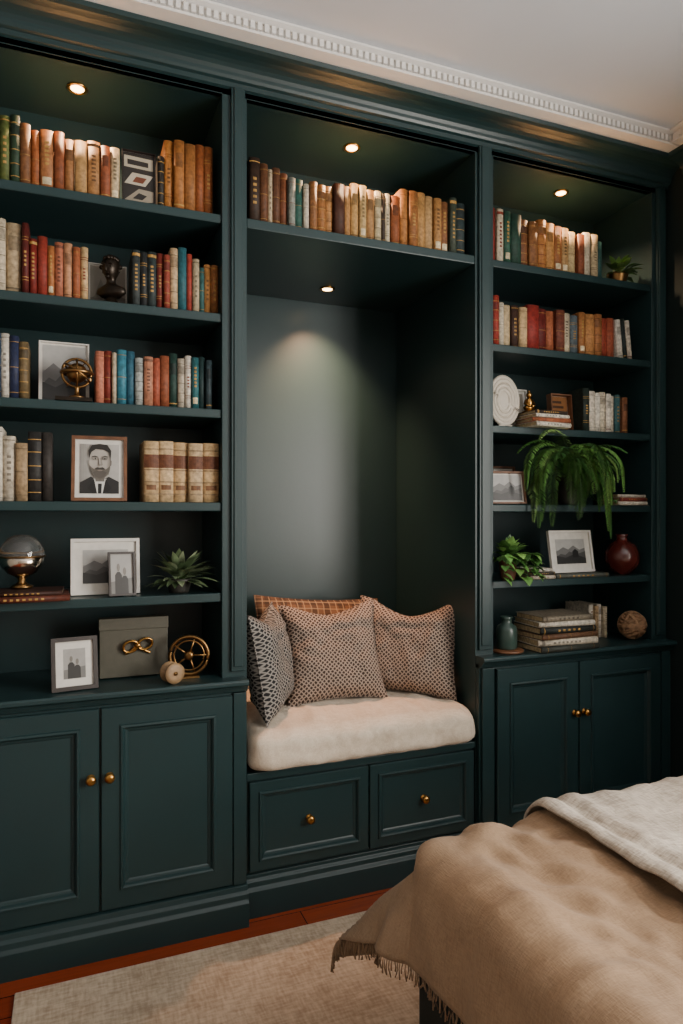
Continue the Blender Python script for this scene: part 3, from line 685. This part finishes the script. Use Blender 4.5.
def pillow(name,c,w,h,t,yaw,tilt,mat,roll=0,seed=0,pin=.11,chop=.03):
    m=MB(mat); m.smooth=True; N=40
    def P(i,j,s):
        u,v=2*i/N-1,2*j/N-1
        x=u*(1-pin*(1-v*v)*abs(u)**3)*w/2; y=v*(1-pin*(1-u*u)*abs(v)**3)*h/2
        if v>0: y-=chop*v**2*(1-min(1,abs(u)/.75)**1.5)
        k=(max(0,1-u**4)*max(0,1-v**4))**.6
        z=s*t/2*k*(.82+.18*math.cos(u*1.2)*math.cos(v*1.2))
        z+=.014*k*noise.noise(Vector((u*2.5+seed,v*2.5,s)))+.009*k*noise.noise(Vector((u*6+seed,v*6,s)))
        z-=.014*s*k*max(0,v)*max(0,1-abs(u)*2.2)
        cr=max(0,abs(u)+abs(v)-1.0)
        z+=s*.004*k*cr*math.sin(math.atan2(abs(v)-.2,abs(u)-.2)*14)
        return (x,y,z)
    for s in (1,-1):
        b=m.av([P(i,j,s) for j in range(N+1) for i in range(N+1)])
        for j in range(N):
            for i in range(N):
                q=[b+j*(N+1)+i,b+j*(N+1)+i+1,b+(j+1)*(N+1)+i+1,b+(j+1)*(N+1)+i]
                m.af(q if s>0 else q[::-1])
    edge=[P(i,0,0) for i in range(0,N,2)]+[P(N,j,0) for j in range(0,N,2)]+[P(i,N,0) for i in range(N,0,-2)]+[P(0,j,0) for j in range(N,0,-2)]
    m.tube(edge,.003,6,True)
    o=m.obj(name)
    o.matrix_world=TR(c)@RZ(yaw)@RX(90-tilt)@RZ(roll)
    return o
ct=.610
pillow('lattice_throw_pillow',(.935,2.440,ct+.166),.39,.385,.15,-4,22,LATT,1,1)
pillow('lattice_throw_pillow',(1.240,2.415,ct+.168),.42,.38,.15,-38,16,LATT,-2,2,.12,.05)
pillow('charcoal_throw_pillow',(.662,2.36,ct+.172),.37,.37,.13,62,10,LATG,0,3)
pillow('plaid_lumbar_pillow',(.955,2.665,ct+.168),.55,.36,.12,0,12,PLAID,-4,4,.08,.0)
# ------------------------------------------------------------ bed
bed=empty('bed')
X0,X1,Y0,Y1,ZT=.68,2.20,-.45,1.30,.60
m=MB(BEDFR); m.box(X0+.0,X1+.06,Y0+.02,Y1-.02,.08,.38); 
for x in (X0+.08,X1-.05):
    for y in (Y0+.08,Y1-.10): m.box(x,x+.05,y,y+.05,0.011,.08)
m.obj('bed_base',bed,bevel=.015)
m=MB(BEDFR); m.box(X1+.06,X1+.125,Y0,Y1,.0,.72); m.obj('headboard',bed,bevel=.02)
m=MB(MATT); m.box(X0+.035,X1+.05,Y0+.035,Y1-.035,.38,ZT-.02); m.obj('mattress',bed,bevel=.03)
def drape(name,mat,x0,y1,x1,y0,zt,a,b,r,N,flare=.55,off=0,amp=.008,seed=0,footfold=False):
    m=MB(mat); m.smooth=True
    xi,yi,yj=x0+r,y1-r,y0+r
    Lx=(x1-xi); Ly=yi-yj
    ns=int((Lx+a)/N); ntt=int((Ly+2*b)/N)
    G=[]
    for j in range(ntt+1):
        rowi=[]
        for i in range(ns+1):
            s=-a+(Lx+a)*i/ns; t=-b+(Ly+2*b)*j/ntt
            ox=max(0,-s); oy=0; sg=0
            if t<0: oy=-t; sg=-1
            elif t>Ly: oy=t-Ly; sg=1
            bx=xi+max(0,s); by=yj+min(max(t,0),Ly)
            d=math.hypot(ox,oy)
            if d<1e-6: px,py,pz=bx,by,zt
            else:
                dx,dy=-ox/d,sg*oy/d; c2=abs(2*dx*dy)
                arc=r*math.pi/2
                if d<arc: out=r*math.sin(d/r); dn=r*(1-math.cos(d/r))
                else:
                    hg=d-arc; ph=flare*c2**.8+.10
                    rip=.014*math.sin((t if ox>oy else s)*20+seed+1.5*math.sin(t*7))*min(1,hg/.12)*(1-c2*.5)
                    out=r+hg*math.sin(ph)+rip+.012*min(1,hg/.1); dn=r+hg*math.cos(ph)
                    out+=.020*c2*math.sin(math.atan2(oy,ox)*9)*min(1,hg/.15)
                px,py,pz=bx+dx*out,by+dy*out,zt-dn
            q=Vector((bx*2.2+seed+py*1.6,by*3.4-bx*1.5,ox*3+oy*3))
            rid=1-abs(noise.noise(q))*2.4
            q2=Vector((bx*6+py*4+seed,by*2.5-bx*5,3)); rid2=1-abs(noise.noise(q2))*2.4
            q3=Vector((bx*5-py*9+seed*2,by*8+bx*12,7)); rid3=1-abs(noise.noise(q3))*2.6
            w=amp*(rid*.9+rid2*.7+rid3*.42+noise.noise(q*.7)*1.0-.8)
            w+=amp*.25*noise.noise(Vector((bx*30,by*12+bx*22,seed)))
            pz+=w if d<.1 else w*.4
            if d>.05: px-=abs(w)*.8
            if footfold:
                e=s+a
                pz+= .010*math.exp(-((e-.02)/.02)**2)+.009*math.exp(-((e-.095)/.02)**2)-.007*math.exp(-((e-.06)/.013)**2) 
            rowi.append((px,py,pz+off))
        G.append(rowi)
    b0=m.av([p for rr in G for p in rr]); W=ns+1
    for j in range(ntt):
        for i in range(ns):
            m.af((b0+j*W+i,b0+j*W+i+1,b0+(j+1)*W+i+1,b0+(j+1)*W+i))
    o=m.obj(name,bed)
    so=o.modifiers.new('thick','SOLIDIFY'); so.thickness=.006; so.offset=1
    return G
G=drape('throw_blanket',LINEN,X0-.01,Y1,X1-.3,Y0,ZT+.014,.260,.40,.08,.011,flare=.62,amp=.019,seed=2)
m=MB(LINEN)
R.seed(4)
foot=[r_[0] for r_ in G]
for p,q in zip(foot,foot[1:]):
    for k in range(2):
        c=Vector(p).lerp(Vector(q),k/2); l=R.uniform(.022,.038)
        m.tube([c,c+Vector((R.uniform(-.004,.002),R.uniform(-.004,.004),-l*.5)),c+Vector((R.uniform(-.005,.003),R.uniform(-.006,.006),-l))],.0013,4,r1=.0018)
m.obj('blanket_fringe',bed)
drape('folded_duvet',DUVET,X0,Y1+.012,X1+.02,Y0-.012,ZT+.040,-.23,.26,.07,.012,amp=.009,seed=9,footfold=True)
for y in (.0,.82):
    o=pillow('sleeping_pillow',(1.98,y,.80),.65,.42,.16,90,55,MATT,0,int(y*10)); mw=o.matrix_world.copy(); o.parent=bed; o.matrix_world=mw
m=MB(RUG)
m.box(-.14,1.95,-.2,2.035,.0005,.010)
m.obj('area_rug',bevel=.003)
# ------------------------------------------------------------ light
def area(name,loc,rot,sx,sy,pw,col):
    l=bpy.data.lights.new(name,'AREA'); l.shape='RECTANGLE'; l.size=sx; l.size_y=sy; l.energy=pw; l.color=col
    o=bpy.data.objects.new(name,l); o.location=loc; o.rotation_euler=rot; bpy.context.scene.collection.objects.link(o); return o
area('window_daylight',(WR+.16,(WY0+WY1)/2,1.6),(0,math.radians(90),0),1.65,2.35,270,(1,.93,.84))
w=bpy.data.worlds.new('sky'); bpy.context.scene.world=w; w.use_nodes=True
nt=w.node_tree; bg=nt.nodes['Background']; bg.inputs[0].default_value=(.8,.87,1,1); bg.inputs[1].default_value=1.0
# ------------------------------------------------------------ camera
c=bpy.data.cameras.new('camera'); co=bpy.data.objects.new('camera',c); bpy.context.scene.collection.objects.link(co)
co.location=(0,0,1.3); co.rotation_euler=(math.radians(90),0,math.radians(-21.7)); c.sensor_fit='HORIZONTAL'; c.sensor_width=24; c.lens=23.93; c.shift_y=.0044; c.clip_start=.02
bpy.context.scene.camera=co
